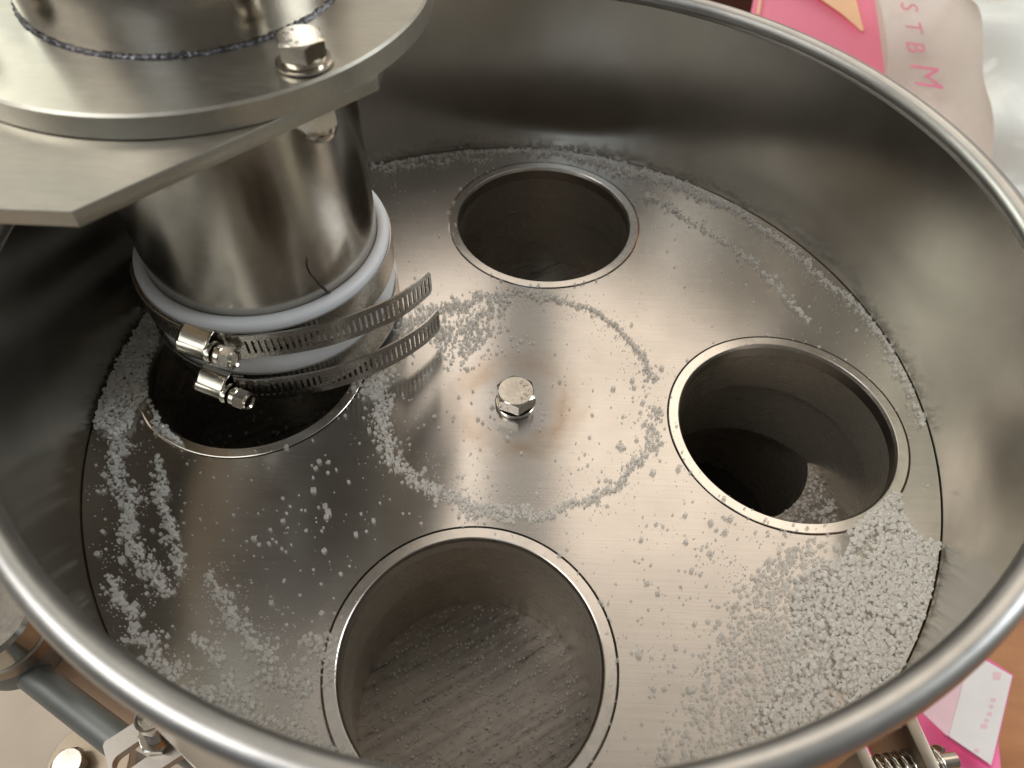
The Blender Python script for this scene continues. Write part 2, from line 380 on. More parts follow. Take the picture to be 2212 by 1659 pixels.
# black gasket below the joint
def hexpts(r, c=(0, 0), ph=0.0): return [(c[0] + r * math.cos(math.pi / 3 * i + ph), c[1] + r * math.sin(math.pi / 3 * i + ph)) for i in range(6)]
def hex_head(bm, r, h, c, axis=(0, 0, 1), ph=0.0, chamf=0.30):
    """hexagon head whose upper corners are turned to a cone: scalloped faces"""
    X, Y, Z = frame(axis); c = Vector(c); n = 96; ri = r * math.cos(math.pi / 6)
    low, up_, top = [], [], []
    rt = ri * 0.965
    for i in range(n):
        a = 2 * math.pi * i / n; am = ((a) % (math.pi / 3)) - math.pi / 6
        rh = ri / math.cos(am)                       # hexagon radius
        d = X * math.cos(a + ph) + Y * math.sin(a + ph)
        low.append(bm.verts.new(c + d * rh)); up_.append(bm.verts.new(c + d * rh + Z * (h - (rh - rt) * 0.62)))
        top.append(bm.verts.new(c + d * rt + Z * h))
    for A_, B_ in ((low, up_), (up_, top)):
        for i in range(n): bm.faces.new((A_[i], A_[(i + 1) % n], B_[(i + 1) % n], B_[i]))
    bm.faces.new(top); bm.faces.new(low[::-1])
    return bm
bm = bmesh.new(); hex_head(bm, 0.0074, 0.0053, (BX, BY, 0.0027), ph=math.radians(40))
lathe(bm, [(0.0001, 0.0002), (0.0040, 0.0002), (0.0040, 0.0026), (0.0001, 0.0026)], (BX, BY, 0), seg=48, closed=True)
hb = bm_obj('hex_bolt', bm, M_bolt, disk, 22)
bm = bmesh.new(); lathe(bm, [(0.0044, 0.0003), (0.0070, 0.0003), (0.0074, 0.0006), (0.0074, 0.0014), (0.0070, 0.0017), (0.0044, 0.0017)], (BX, BY, 0), seg=96, closed=True)
bm_obj('washer', bm, M_bolt, hb, 25)
def stamp(txt, c, r, a0, step, size, zt, parent, mat=M_mark, axis_ang=0):
    parts = []
    for i, ch in enumerate(txt):
        if ch == ' ': continue
        a = a0 + i * step
        me = text_mesh(ch, size, 0.00005)
        mt = Matrix.Translation((c[0] + r * math.cos(a), c[1] + r * math.sin(a), zt)) @ Matrix.Rotation(a + math.pi / 2, 4, 'Z')
        parts.append((me, mt))
    return bm_obj('stamped_mark', merge_meshes(parts), mat, parent, 30)
stamp('A2-70', (BX, BY), 0.0043, math.radians(-56), math.radians(30), 0.0026, 0.00802, hb)

# ---------------------------------------------------------------- fixed floor plate under the cups
_a, _b = UP(1745, 1021, -0.062)[:2], UP(1697, 1104, -0.062)[:2]
_m = (_a + _b) / 2; _d = _b - _a; _h = math.sqrt(0.0340 ** 2 - (np.hypot(*_d) / 2) ** 2); _n = np.array([_d[1], -_d[0]]) / np.hypot(*_d)
rc = _m + _n * _h if (_m + _n * _h)[0] < _m[0] else _m - _n * _h      # centre of the round outlet
base = empty('floor_plate', (0, 0, -0.066), 'worn steel plate below the disk with dark drag marks and a round outlet', 'plate')
me = flat_with_holes('plate_sheet', circ(0, 0, 0.1445, 160), [circ(rc[0], rc[1], 0.0340, 96)], -0.066, -0.062)
link('plate_sheet', me, M_floor, base, 30)
bm = bmesh.new(); lathe(bm, [(0.0340, -0.0661), (0.0340, -0.125), (0.0355, -0.125), (0.0355, -0.0661)], (rc[0], rc[1], 0), seg=96, closed=True)
bm_obj('outlet_pipe', bm, M_cup, base, 30)
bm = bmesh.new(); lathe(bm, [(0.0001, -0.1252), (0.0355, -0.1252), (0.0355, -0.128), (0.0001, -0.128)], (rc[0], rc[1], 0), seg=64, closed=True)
bm_obj('outlet_dark_cap', bm, M_dark, base, 30)  # near-black disc put in for the darkness deep inside the pipe

# ---------------------------------------------------------------- filling spout
AX, AY = -0.0922, 0.0345
FX, FY = -0.0922, 0.0386
ZF, TF, TP = 0.1275, 0.0062, 0.0042
spout = empty('filling_spout', (AX, AY, 0.006), 'steel filling spout with a bolted round flange and angular mounting plate over the left hole', 'spout')
bm = bmesh.new(); lathe(bm, [(0.0403, 0.006), (0.0403, ZF - TF - TP - 0.0002), (0.0388, ZF - TF - TP - 0.0002), (0.0388, 0.006)], (AX, AY, 0), seg=160, closed=True)
bm_obj('lower_tube', bm, M_tube, spout, 30)
bm = bmesh.new(); lathe(bm, [(0.0421, ZF + 0.0001), (0.0421, 0.42), (0.0404, 0.42), (0.0404, ZF + 0.0001)], (FX, FY, 0), seg=160, closed=True)
bm_obj('upper_tube', bm, M_tube, spout, 30)
bm = bmesh.new(); lathe(bm, [(0.0400, ZF), (0.0648, ZF), (0.0654, ZF - 0.0006), (0.0654, ZF - TF + 0.0003), (0.0651, ZF - TF), (0.0400, ZF - TF)], (FX, FY, 0), seg=200, closed=True)
bm_obj('flange', bm, M_plate, spout, 25)
zt = ZF - TF - 0.0002
bm = bmesh.new()
prism(bm, [(-0.24, -0.0504), (-0.0905, -0.0506), (-0.0371, 0.0045), (-0.0371, 0.075), (-0.0905, 0.128), (-0.24, 0.128)], zt - TP, zt, 0.0003)
bm_obj('mounting_plate', bm, M_plate, spout, 25)
bm = bmesh.new(); torus(bm, 0.0423, 0.00062, (FX, FY, ZF + 0.0001), 800, 8, jitter=0.0005); bm_obj('weld_bead', bm, M_weld, spout, 60)
for a in (-46, -136):
    bx, by = FX + 0.0578 * math.cos(math.radians(a)), FY + 0.0578 * math.sin(math.radians(a))
    bm = bmesh.new(); hex_head(bm, 0.0059, 0.0041, (bx, by, ZF + 0.0026), ph=math.radians(52))
    lathe(bm, [(0.0001, 0.0012), (0.0050, 0.0012), (0.0054, 0.0025), (0.0001, 0.0025)], (bx, by, ZF), seg=48, closed=True)
    b = bm_obj('hex_bolt', bm, M_bolt, spout, 22)
    bm = bmesh.new(); lathe(bm, [(0.0032, 0.0002), (0.0064, 0.0002), (0.0067, 0.0005), (0.0066, 0.0010), (0.0062, 0.0011), (0.0032, 0.0011)], (bx, by, ZF), seg=72, closed=True)
    bm_obj('washer', bm, M_bolt, b, 25)
    if a == -46:
        stamp('A2-70', (bx, by), 0.0033, math.radians(130), math.radians(36), 0.0021, ZF + 0.00671, b)
    # cap nut under the plate
    zb = zt - TP
    bm = bmesh.new(); hex_head(bm, 0.0058, 0.0045, (bx, by, zb - 0.0001), axis=(0, 0, -1), ph=0.3)
    lathe(bm, [(0.0050, 0.0044)] + [(0.0050 * math.cos(t), 0.0052 + 0.0046 * math.sin(t)) for t in [math.pi / 2 * i / 10 for i in range(10)]] + [(0, 0.0098)], (bx, by, zb), axis=(0, 0, -1), seg=48)
    bm_obj('cap_nut', bm, M_bolt, spout, 25)

# ---------------------------------------------------------------- silicone sleeve, two worm-drive clamps, thread
RC = 0.0444
def slv(r, z): return (r, z)
bm = bmesh.new()
lathe(bm, [(0.04036, 0.0414), (0.0407, 0.0419), (0.0425, 0.0421), (0.0438, 0.0416), (RC, 0.0404),
           (RC, 0.0390), (RC - 0.0005, 0.0365), (RC - 0.0005, 0.0290), (RC, 0.0268), (RC + 0.0003, 0.0225), (RC, 0.0180),
           (RC - 0.0005, 0.0160), (RC - 0.0005, 0.0075), (RC, 0.0055), (RC - 0.0002, 0.0036), (RC - 0.001, 0.0030), (0.0410, 0.0030), (0.04036, 0.0036)], (AX, AY, 0), seg=180, closed=True)
o = bm_obj('silicone_sleeve', bm, M_sil, None, 50)
tag(o, 'pale blue translucent silicone sleeve held by two steel clamps around the spout end', 'sleeve')

def arc_param(pts):
    """smooth polyline (Catmull-Rom) through x, y points"""
    P = [Vector((q[0], q[1])) for q in pts]; out = []
    P = [2 * P[0] - P[1]] + P + [2 * P[-1] - P[-2]]
    for i in range(1, len(P) - 2):
        for k in range(24):
            t = k / 24
            a, b, c, d = P[i - 1:i + 3]
            out.append(0.5 * ((2 * b) + (c - a) * t + (2 * a - 5 * b + 4 * c - d) * t * t + (3 * b - a - 3 * c + d) * t ** 3))
    out.append(P[-2]); return out
def perforated(bm, path, z0, z1, pitch, slot, th, slot_h, droop=None, slots_from=0.0, rounded_end=True):
    """band standing on edge along a path, cut with upright slots"""
    S = [0.0]
    for a, b in zip(path[:-1], path[1:]): S.append(S[-1] + (b - a).length)
    def at(s):
        s = min(max(s, 0), S[-1] - 1e-9)
        k = max(0, min(len(S) - 2, int(np.searchsorted(S, s)) - 1)); f = (s - S[k]) / (S[k + 1] - S[k])
        q = path[k].lerp(path[k + 1], f); t = (path[k + 1] - path[k]).normalized()
        return q, Vector((t.y, -t.x))
    cuts = [0.0]; kinds = []
    s = 0.0; Ltot = S[-1]
    while s < Ltot - pitch:
        if s < slots_from: cuts.append(s + pitch); kinds.append(0)
        else: cuts += [s + pitch - slot, s + pitch]; kinds += [0, 1]
        s += pitch
    cuts.append(Ltot); kinds.append(0)
    zm, zh = (z0 + z1) / 2, slot_h / 2
    zs = [z0, zm - zh, zm + zh, z1]
    cache = {}
    def V(i, j, side):
        key = (i, j, side)
        if key not in cache:
            q, nrm = at(cuts[i]); dz = 0 if droop is None else droop(cuts[i] / Ltot)
            zz = zs[j]
            if rounded_end and i == len(cuts) - 1: zz = zm + (zz - zm) * 0.72
            q = q + nrm * (th * (0.5 if side else -0.5))
            cache[key] = bm.verts.new((q.x, q.y, zz + dz))
        return cache[key]
    def hole(i, j): return 0 <= i < len(kinds) and kinds[i] == 1 and j == 1
    n = len(kinds)
    for i in range(n):
        for j in range(3):
            if hole(i, j):
                # inner walls of the slot
                for (a, b) in (((i, j), (i + 1, j)), ((i + 1, j), (i + 1, j + 1)), ((i + 1, j + 1), (i, j + 1)), ((i, j + 1), (i, j))):
                    bm.faces.new((V(*a, 0), V(*b, 0), V(*b, 1), V(*a, 1)))
                continue
            bm.faces.new((V(i, j, 0), V(i + 1, j, 0), V(i + 1, j + 1, 0), V(i, j + 1, 0)))
            bm.faces.new((V(i, j, 1), V(i, j + 1, 1), V(i + 1, j + 1, 1), V(i + 1, j, 1)))
    for i in range(n):
        bm.faces.new((V(i, 0, 0), V(i, 0, 1), V(i + 1, 0, 1), V(i + 1, 0, 0)))
        bm.faces.new((V(i, 3, 0), V(i + 1, 3, 0), V(i + 1, 3, 1), V(i, 3, 1)))
    for i in (0, n):
        for j in range(3): bm.faces.new((V(i, j, 0), V(i, j + 1, 0), V(i, j + 1, 1), V(i, j, 1)))
    return bm
def worm_clamp(z0, z1, tail_px, body_px, label, ang0, ang1):
    t = empty('hose_clamp', (AX, AY, z0), label, 'hose clamp', 'hose clamps on the silicone sleeve')
    rb = RC + 0.0003
    zm = (z0 + z1) / 2
    # plain band right round
    bm = bmesh.new(); lathe(bm, [(rb - 0.0003, z0), (rb - 0.0003, z1), (rb + 0.0003, z1), (rb + 0.0003, z0)], (AX, AY, 0), seg=200, closed=True)
    bm_obj('band', bm, M_clamp, t, 30)
    # perforated part that lies over the band left of the housing and right of it
    path = [Vector((AX + (rb + 0.0010) * math.cos(a), AY + (rb + 0.0010) * math.sin(a))) for a in np.radians(np.linspace(ang0, ang1, 80))]
    bm = bmesh.new(); perforated(bm, path, z0 + 0.0002, z1 - 0.0002, 0.00210, 0.00095, 0.0006, (z1 - z0) * 0.55, rounded_end=False)
    bm_obj('slotted_strip', bm, M_clamp, t, 30)
    P = [UP(u, v, z1) for u, v in tail_px]
    path = arc_param(P)
    bm = bmesh.new(); perforated(bm, path, z0, z1, 0.00208, 0.00092, 0.0007, (z1 - z0) * 0.56, slots_from=0.001)
    bm_obj('band_tail', bm, M_clamp, t, 30)
    # housing and screw along the sight positions of its ends
    a = Vector(UP(*body_px[0], zm + 0.0)); b = Vector(UP(*body_px[1], zm)); d = (b - a).normalized(); out = Vector((d.y, -d.x, 0)).normalized()
    if out.dot(Vector((a.x - AX, a.y - AY, 0))) < 0: out = -out
    Z = Vector((0, 0, 1)); ln = (b - a).length
    # rounded barrel: D-section swept along d
    bm = bmesh.new(); rings = []
    hh = (z1 - z0) * 0.5
    for s, k in ((-0.02, 0.80), (0.03, 0.97), (0.10, 1.0), (0.82, 1.0), (0.86, 1.08), (0.95, 1.10), (1.0, 0.98)):
        ring = []
        for i in range(28):
            th = 2 * math.pi * i / 28
            x, y = math.cos(th), math.sin(th)
            px = x * 0.0037 * k; py = y * 0.0037 * k
            ring.append(bm.verts.new(a + d * (ln * s) + out * px + Z * py))
        rings.append(ring)
    for A_, B_ in zip(rings[:-1], rings[1:]):
        for i in range(28): bm.faces.new((A_[i], A_[(i + 1) % 28], B_[(i + 1) % 28], B_[i]))
    bm.faces.new(rings[0][::-1]); bm.faces.new(rings[-1])
    hs = bm_obj('screw_housing', bm, M_bolt, t, 40)
    # saddle: curved skirts above and below that wrap back to the band
    bm = bmesh.new(); sec = []
    for py, px in ((hh + 0.0004, -0.0052), (hh + 0.0006, -0.0036), (hh + 0.0001, -0.0010), (hh - 0.0016, 0.0010), (hh - 0.0024, 0.0022), (0, 0.0030), (-hh + 0.0024, 0.0022), (-hh + 0.0016, 0.0010), (-hh - 0.0001, -0.0010), (-hh - 0.0006, -0.0036), (-hh - 0.0004, -0.0052)):
        sec.append((px, py))
    rings = []
    for s in (0.05, 0.12, 0.30, 0.50, 0.70, 0.84, 0.90):
        rings.append([bm.verts.new(a + d * (ln * s) + out * px * (1.0 if 0.1 < s < 0.87 else 0.97) + Z * py) for px, py in sec])
    for A_, B_ in zip(rings[:-1], rings[1:]):
        for i in range(len(sec) - 1): bm.faces.new((A_[i], A_[i + 1], B_[i + 1], B_[i]))
    o = bm_obj('saddle', bm, M_bolt, t, 50); md = o.modifiers.new('s', 'SOLIDIFY'); md.thickness = 0.0007
    # screw: collar, neck and slotted hexagon head
    bm = bmesh.new()
    lathe(bm, [(0.0001, -0.0004), (0.0032, -0.0002), (0.0036, 0.0006), (0.0036, 0.0021), (0.0033, 0.0024), (0.0001, 0.0024)], b + d * 0.0010, d, seg=40)
    hex_head(bm, 0.0038, 0.0038, b + d * 0.0033, d, ph=0.25)
    sc = bm_obj('screw', bm, M_bolt, t, 25)
    bm = bmesh.new(); lathe(bm, [(0.0021, 0.0001), (0.0027, 0.0006), (0.0030, 0.0001), (0.0028, -0.0004)], b + d * 0.0072, d, seg=32, closed=True)
    bm_obj('screw_rim', bm, M_bolt, sc, 40)
    # end stub of the screw on the far side
    bm = bmesh.new(); lathe(bm, [(0, 0.0012), (0.0016, 0.0010), (0.0020, 0.0002), (0.0020, -0.001)], a - d * 0.0002, -d, seg=24); bm_obj('screw_end', bm, M_bolt, sc, 40)
    return t
worm_clamp(0.0275, 0.0384, [(500, 727), (548.6, 723.5), (612, 716), (677.6, 704), (735, 688), (785, 669.5), (849.6, 641.6), (892.6, 613.6), (928, 583)],
           [(392, 737), (466, 763)], 'upper steel hose clamp with its long slotted tail, just below the sleeve lip', 198, 262)
worm_clamp(0.0060, 0.0170, [(505, 817), (548.6, 820.5), (603, 816), (656, 808), (710, 796), (763.6, 779), (849.6, 740.5), (914, 699.6), (946, 667.4)],
           [(432, 826), (499, 853)], 'lower steel hose clamp with its slotted tail, just above the left hole', 202, 268)

# thread clinging to the tube
pp = [(545, 170), (535, 250), (570, 330), (640, 400), (690, 460), (740, 510), (785, 527)]
P = []
for X_, Y_ in pp:
    u, v = 548.6 + .215 * X_, 521.2 + .215 * Y_
    d = ROT @ np.array([(u - 1106) / FPX, -(v - 829.5) / FPX, -1.0]); r = 0.0408
    ox, oy = CAM[0] - AX, CAM[1] - AY
    a = d[0] ** 2 + d[1] ** 2; b = 2 * (ox * d[0] + oy * d[1]); c = ox * ox + oy * oy - r * r
    t = (-b - math.sqrt(max(b * b - 4 * a * c, 0))) / (2 * a); P.append(CAM + t * d)
bm = bmesh.new(); tube(bm, P, [0.0001, 0.0002, 0.00035, 0.0005, 0.0006, 0.0004, 0.0003], 8)
tag(bm_obj('thread', bm, M_thread, None, 60), 'short dark curved thread clinging to the spout just above the sleeve', 'thread')

# ---------------------------------------------------------------- sugar
def crystal_templates(n=8):
    T = []
    for k in range(n):
        bm = bmesh.new(); bmesh.ops.create_cube(bm, size=1)
        bmesh.ops.bevel(bm, geom=list(bm.edges), offset=random.uniform(0.05, 0.13), segments=1, affect='EDGES')
        for v in bm.verts: v.co += Vector([random.uniform(-.04, .04) for _ in range(3)])
        sx, sy, sz = random.uniform(.8, 1.15), random.uniform(.7, 1.05), random.uniform(.6, .95)
        for v in bm.verts: v.co = Vector((v.co.x * sx, v.co.y * sy, v.co.z * sz))
        bmesh.ops.triangulate(bm, faces=bm.faces)
        V = np.array([v.co[:] for v in bm.verts]); F = np.array([[q.index for q in f.verts] for f in bm.faces]); bm.free()
        T.append((V, F))
    return T
TPL = crystal_templates()
def in_hole(x, y, z=0):
    m = np.zeros(len(x), bool)
    for hx, hy in holes.values(): m |= np.hypot(x - hx, y - hy) < RI + 0.0004
    m |= np.hypot(x - BX, y - BY) < 0.0085
    m |= np.hypot(x, y) > 0.1494
    return m
def sugar_object(name, pos, size, label, flatprob=0.6):
    """pos (n,3) = resting point (bottom); size (n)"""
    Vs, Fs, off = [], [], 0
    idx = rng.integers(0, len(TPL), len(pos))
    for k in range(len(TPL)):
        sel = np.where(idx == k)[0]
        if not len(sel): continue
        V, F = TPL[k]; n = len(sel)
        yaw = rng.uniform(0, 2 * np.pi, n)
        tilt = np.where(rng.random(n) < flatprob, rng.normal(0, 0.06, n), rng.uniform(-1.2, 1.2, n)); ta = rng.uniform(0, 2 * np.pi, n)
        R = np.zeros((n, 3, 3)); cy, sy = np.cos(yaw), np.sin(yaw)
        Rz = np.zeros((n, 3, 3)); Rz[:, 0, 0] = cy; Rz[:, 0, 1] = -sy; Rz[:, 1, 0] = sy; Rz[:, 1, 1] = cy; Rz[:, 2, 2] = 1
        ax = np.stack([np.cos(ta), np.sin(ta), 0 * ta], 1); K = np.zeros((n, 3, 3))
        K[:, 0, 2] = ax[:, 1]; K[:, 1, 2] = -ax[:, 0]; K[:, 2, 0] = -ax[:, 1]; K[:, 2, 1] = ax[:, 0]
        Rt = np.eye(3)[None] + np.sin(tilt)[:, None, None] * K + (1 - np.cos(tilt))[:, None, None] * (K @ K)
        R = Rt @ Rz
        P = np.einsum('nij,vj->nvi', R, V) * size[sel][:, None, None]
        P[:, :, 2] -= P[:, :, 2].min(1)[:, None]
        P += pos[sel][:, None, :]
        Vs.append(P.reshape(-1, 3)); nv = len(V)
        Fs.append((F[None] + (np.arange(n) * nv)[:, None, None] + off).reshape(-1, 3)); off += n * nv
    V = np.concatenate(Vs); F = np.concatenate(Fs)
    me = bpy.data.meshes.new(name); me.vertices.add(len(V)); me.vertices.foreach_set('co', V.ravel().astype(np.float32))
    me.loops.add(F.size); me.loops.foreach_set('vertex_index', F.ravel().astype(np.int32))
    me.polygons.add(len(F)); me.polygons.foreach_set('loop_start', (np.arange(len(F)) * 3).astype(np.int32)); me.polygons.foreach_set('loop_total', np.full(len(F), 3, np.int32))
    me.polygons.foreach_set('use_smooth', np.zeros(len(F), bool)); me.update(); me.validate(); me.materials.append(M_sugar)
    o = bpy.data.objects.new(name, me); C.collection.objects.link(o)
    return tag(o, label, 'sugar', kind='stuff')
def gsize(n, lo=0.0008, hi=0.0019):
    s = np.exp(rng.normal(np.log(0.00080), 0.36, n)); return np.clip(s, lo * 0.45, hi)
def px_stroke(pts, wpx, n, clump=0.35):
    """grains strewn along a line; w in px (single or per point)"""
    P = np.array([UP(u, v, 0)[:2] for u, v in pts]); wv = np.array(wpx if hasattr(wpx, '__len__') else [wpx] * len(pts), float) * 0.000158
    seg = np.hypot(*(P[1:] - P[:-1]).T); wseg = seg * (wv[1:] + wv[:-1]); cum = np.r_[0, np.cumsum(wseg)] / wseg.sum()
    t = rng.random(n); k = np.clip(np.searchsorted(cum, t) - 1, 0, len(seg) - 1); f = rng.random(n)
    q = P[k] + (P[k + 1] - P[k]) * f[:, None]; ww = wv[k] + (wv[k + 1] - wv[k]) * f
    d = (P[k + 1] - P[k]) / seg[k][:, None]; nn = np.stack([-d[:, 1], d[:, 0]], 1)
    wob = np.array([mnoise.noise(Vector((float(a) * 140, float(b) * 140, 3.3))) for a, b in q])
    e = rng.standard_t(3, n) * 0.34 + wob * 1.1
    return q + nn * (e * ww * 0.72)[:, None] + rng.normal(0, 0.0004, (n, 2))
def px_poly(pts, n, clump=0.0, seed=0.0):
    P = np.array([UP(u, v, 0)[:2] for u, v in pts]); lo, hi = P.min(0), P.max(0); out = []
    while len(out) < n:
        q = rng.uniform(lo, hi, (4000, 2)); m = np.zeros(4000, bool); j = len(P) - 1
        for i in range(len(P)):
            xi, yi = P[i]; xj, yj = P[j]
            c = ((yi > q[:, 1]) != (yj > q[:, 1])) & (q[:, 0] < (xj - xi) * (q[:, 1] - yi) / (yj - yi + 1e-12) + xi); m ^= c; j = i
        q = q[m]
        if clump:
            nz = np.array([mnoise.noise(Vector((float(a) * 90 + seed, float(b) * 90, 1.1))) for a, b in q])
            q = q[rng.random(len(q)) < np.clip(0.5 + nz * clump * 2.2, 0, 1)]
        out += list(q)
        if not len(q): break
    return np.array(out[:n])
def settle(xy, sz, cap):
    """drop grains one after another; each rests on the ones already there, those above the cap are left out"""
    cell = 0.0020; grid = {}; z = np.zeros(len(xy)); keep = np.zeros(len(xy), bool)
    X, Y, S = xy[:, 0].tolist(), xy[:, 1].tolist(), sz.tolist()
    for i in range(len(X)):
        x, y, q = X[i], Y[i], S[i]; gx, gy = int(x // cell), int(y // cell); h = 0.0
        for ax in (gx - 1, gx, gx + 1):
            for ay in (gy - 1, gy, gy + 1):
                for (px, py, ps, pz) in grid.get((ax, ay), ()):
                    r = 0.44 * (q + ps); dx = px - x; dy = py - y
                    if dx * dx + dy * dy < r * r: h = max(h, pz + 0.62 * ps)
        if h > cap: continue
        keep[i] = True; z[i] = h; grid.setdefault((gx, gy), []).append((x, y, q, h))
    return keep, z
def ground(name, xy, label, cap=0.0012, sz=None, flat=0.6, clear=False, solve=True):
    xy = xy[~in_hole(xy[:, 0], xy[:, 1])]
    q = gsize(len(xy)) if sz is None else sz(len(xy)); z = np.zeros(len(xy))
    if solve:
        k, z = settle(xy, q, cap); xy, q, z = xy[k], q[k], z[k]
    z = z + 0.00005
    for hx, hy in holes.values():
        d = np.hypot(xy[:, 0] - hx, xy[:, 1] - hy); z = np.where(d < RO, z + 0.00022, z)
    o = sugar_object(name, np.c_[xy, z], q, label, flat)
    if clear: o.data.materials[0] = M_sugar_clear
    return o

# big drift at the right
wall_arc = [(2036, 1180), (2036, 1240), (2008, 1320), (1965, 1420), (1925, 1485), (1880, 1535), (1800, 1600), (1700, 1659), (1600, 1700)]
q = [px_poly([(1850, 1150), (1905, 1110), (1945, 1085), (1950, 1120), (1985, 1165)] + wall_arc + [(1560, 1700), (1600, 1640), (1660, 1600), (1715, 1545), (1750, 1480), (1775, 1400), (1775, 1330), (1790, 1250), (1825, 1190)], 6200, 0.55),
     px_poly([(1900, 1150), (1980, 1175)] + wall_arc + [(1640, 1690), (1760, 1600), (1850, 1500), (1880, 1400), (1880, 1280)], 3800, 0.30, 5.0),
     px_poly([(1620, 1700), (1560, 1700), (1540, 1640), (1600, 1600), (1640, 1520), (1700, 1520), (1740, 1540)], 500, 0.5),
     px_poly([(1720, 1250), (1850, 1180), (1860, 1350), (1850, 1500), (1760, 1620), (1620, 1680), (1640, 1560), (1700, 1420)], 1500, 0.15, 3.0),
     px_poly([(1930, 1060), (1950, 1090), (1900, 1150), (1850, 1165), (1830, 1150), (1880, 1110)], 420)]
ground('sugar', np.concatenate(q), 'deep drift of white sugar crystals against the bowl wall at right', flat=0.5, cap=0.0019)
q = [px_poly([(1790, 1200), (1740, 1250), (1780, 1330), (1790, 1440), (1700, 1560), (1560, 1659), (1470, 1640), (1520, 1480), (1580, 1350), (1640, 1240), (1720, 1180)], 900, 0.45),
     px_poly([(1800, 1150), (1700, 1180), (1600, 1250), (1520, 1400), (1440, 1560), (1400, 1659), (1600, 1659), (1800, 1400), (1830, 1200)], 700, 0.25, 7.0),
     px_poly([(1640, 1330), (1790, 1290), (1780, 1440), (1620, 1440)], 240, 0.6, 4.0),
     px_poly([(1680, 1420), (1790, 1420), (1760, 1520), (1640, 1620), (1560, 1659), (1580, 1560)], 520, 0.4, 2.0)]
ground('sugar', np.concatenate(q), 'loose sugar crystals strewn beside the big drift at right', flat=0.75, cap=0.0005, clear=True)

# ring round the centre bolt
q = [px_stroke([(823, 815), (826, 901), (843, 984), (889, 1040), (955, 1076), (1021, 1109), (1104, 1113)], [40, 30, 18, 20, 24, 26, 22], 1100),
     px_stroke([(1104, 1116), (1186, 1112), (1269, 1083), (1335, 1043), (1385, 994)], [24, 16, 12, 15, 14], 420),
     px_stroke([(1385, 994), (1415, 934), (1412, 880)], [22, 30, 22], 150),
     px_stroke([(1410, 825), (1400, 790), (1385, 769), (1352, 726), (1302, 683), (1253, 660), (1186, 640)], [18, 16, 10, 8, 8, 9, 14], 300),
     px_stroke([(1186, 640), (1120, 627), (1054, 637), (988, 656), (922, 680), (856, 722)], [24, 26, 30, 40, 46, 50], 560),
     px_poly([(870, 700), (990, 650), (1110, 636), (1090, 690), (1030, 760), (960, 780), (870, 770)], 620, 0.55),
     px_poly([(930, 740), (1100, 680), (1160, 740), (1050, 800), (960, 800)], 90, 0.3),
     px_stroke([(838, 770), (815, 815), (815, 860)], [40, 50, 40], 320)]
ground('sugar', np.concatenate(q), 'ring of sugar crystals swept around the centre bolt', flat=0.6, cap=0.0008, clear=True)

# along the far wall
q = [px_stroke([(800, 364), (931, 341), (1062, 329), (1192, 330)], [12, 12, 14, 20], 420),
     px_stroke([(1192, 330), (1290, 345), (1388, 376), (1486, 413), (1577, 447)], [22, 30, 40, 44, 14], 1150),
     px_stroke([(830, 372), (960, 350), (1070, 345)], 22, 110),
     px_stroke([(1577, 447), (1617, 474), (1695, 528), (1780, 606), (1865, 674), (1930, 772), (1976, 850), (1996, 926)], [14, 14, 14, 18, 20, 18, 20, 12], 620),
     px_stroke([(1400, 420), (1473, 467), (1525, 500), (1617, 559), (1669, 611), (1721, 670), (1747, 702)], [26, 20, 14, 20, 18, 16, 14], 240)]
ground('sugar', np.concatenate(q), 'thin band of sugar crystals along the far edge of the disk', flat=0.5, cap=0.0012, clear=True)

# left drift
q = [px_poly([(301, 628), (344, 704), (345, 744), (326, 780), (327, 856), (300, 880), (285, 925), (251, 946), (228, 928), (190, 926), (194, 905), (215, 836), (245, 780), (284, 681)], 3200),
     px_poly([(270, 720), (340, 720), (315, 800), (250, 900), (205, 905), (225, 830), (255, 770)], 900),
     px_stroke([(325, 860), (345, 920), (370, 950), (395, 960)], [20, 22, 12, 6], 110)]
ground('sugar', np.concatenate(q), 'drift of sugar crystals between the left hole and the bowl wall', flat=0.4, cap=0.0022)
# trails below it
q = [px_stroke([(258, 925), (258, 998), (267, 1064), (271, 1116), (289, 1165), (311, 1195), (320, 1230), (346, 1265), (366, 1285)], [40, 28, 30, 26, 26, 26, 20, 20, 14], 560),
     px_stroke([(346, 985), (350, 1042), (346, 1077), (359, 1121), (376, 1169), (381, 1217), (385, 1243)], [14, 26, 22, 22, 22, 16, 16], 270),
     px_stroke([(236, 1243), (263, 1300), (289, 1349), (306, 1375), (341, 1401), (359, 1436), (375, 1475)], [12, 18, 18, 22, 30, 40, 40], 300),
     px_stroke([(420, 1370), (446, 1405), (464, 1445)], [18, 26, 24], 80),
     px_stroke([(451, 1235), (464, 1274), (490, 1309), (512, 1340), (534, 1370), (569, 1410), (600, 1440), (626, 1476), (670, 1497)], [10, 14, 26, 30, 22, 34, 40, 40, 34], 420),
     px_stroke([(657, 1375), (690, 1405), (709, 1440), (705, 1480)], [24, 40, 40, 20], 190),
     px_stroke([(394, 1484), (440, 1500), (495, 1512), (547, 1554), (600, 1580), (650, 1600), (700, 1620), (760, 1660)], [20, 24, 40, 36, 30, 26, 26, 20], 480),
     px_stroke([(495, 1470), (505, 1510)], 30, 60)]
ground('sugar', np.concatenate(q), 'wavy trails of sugar crystals on the near left of the disk', flat=0.75, cap=0.0009, clear=True)
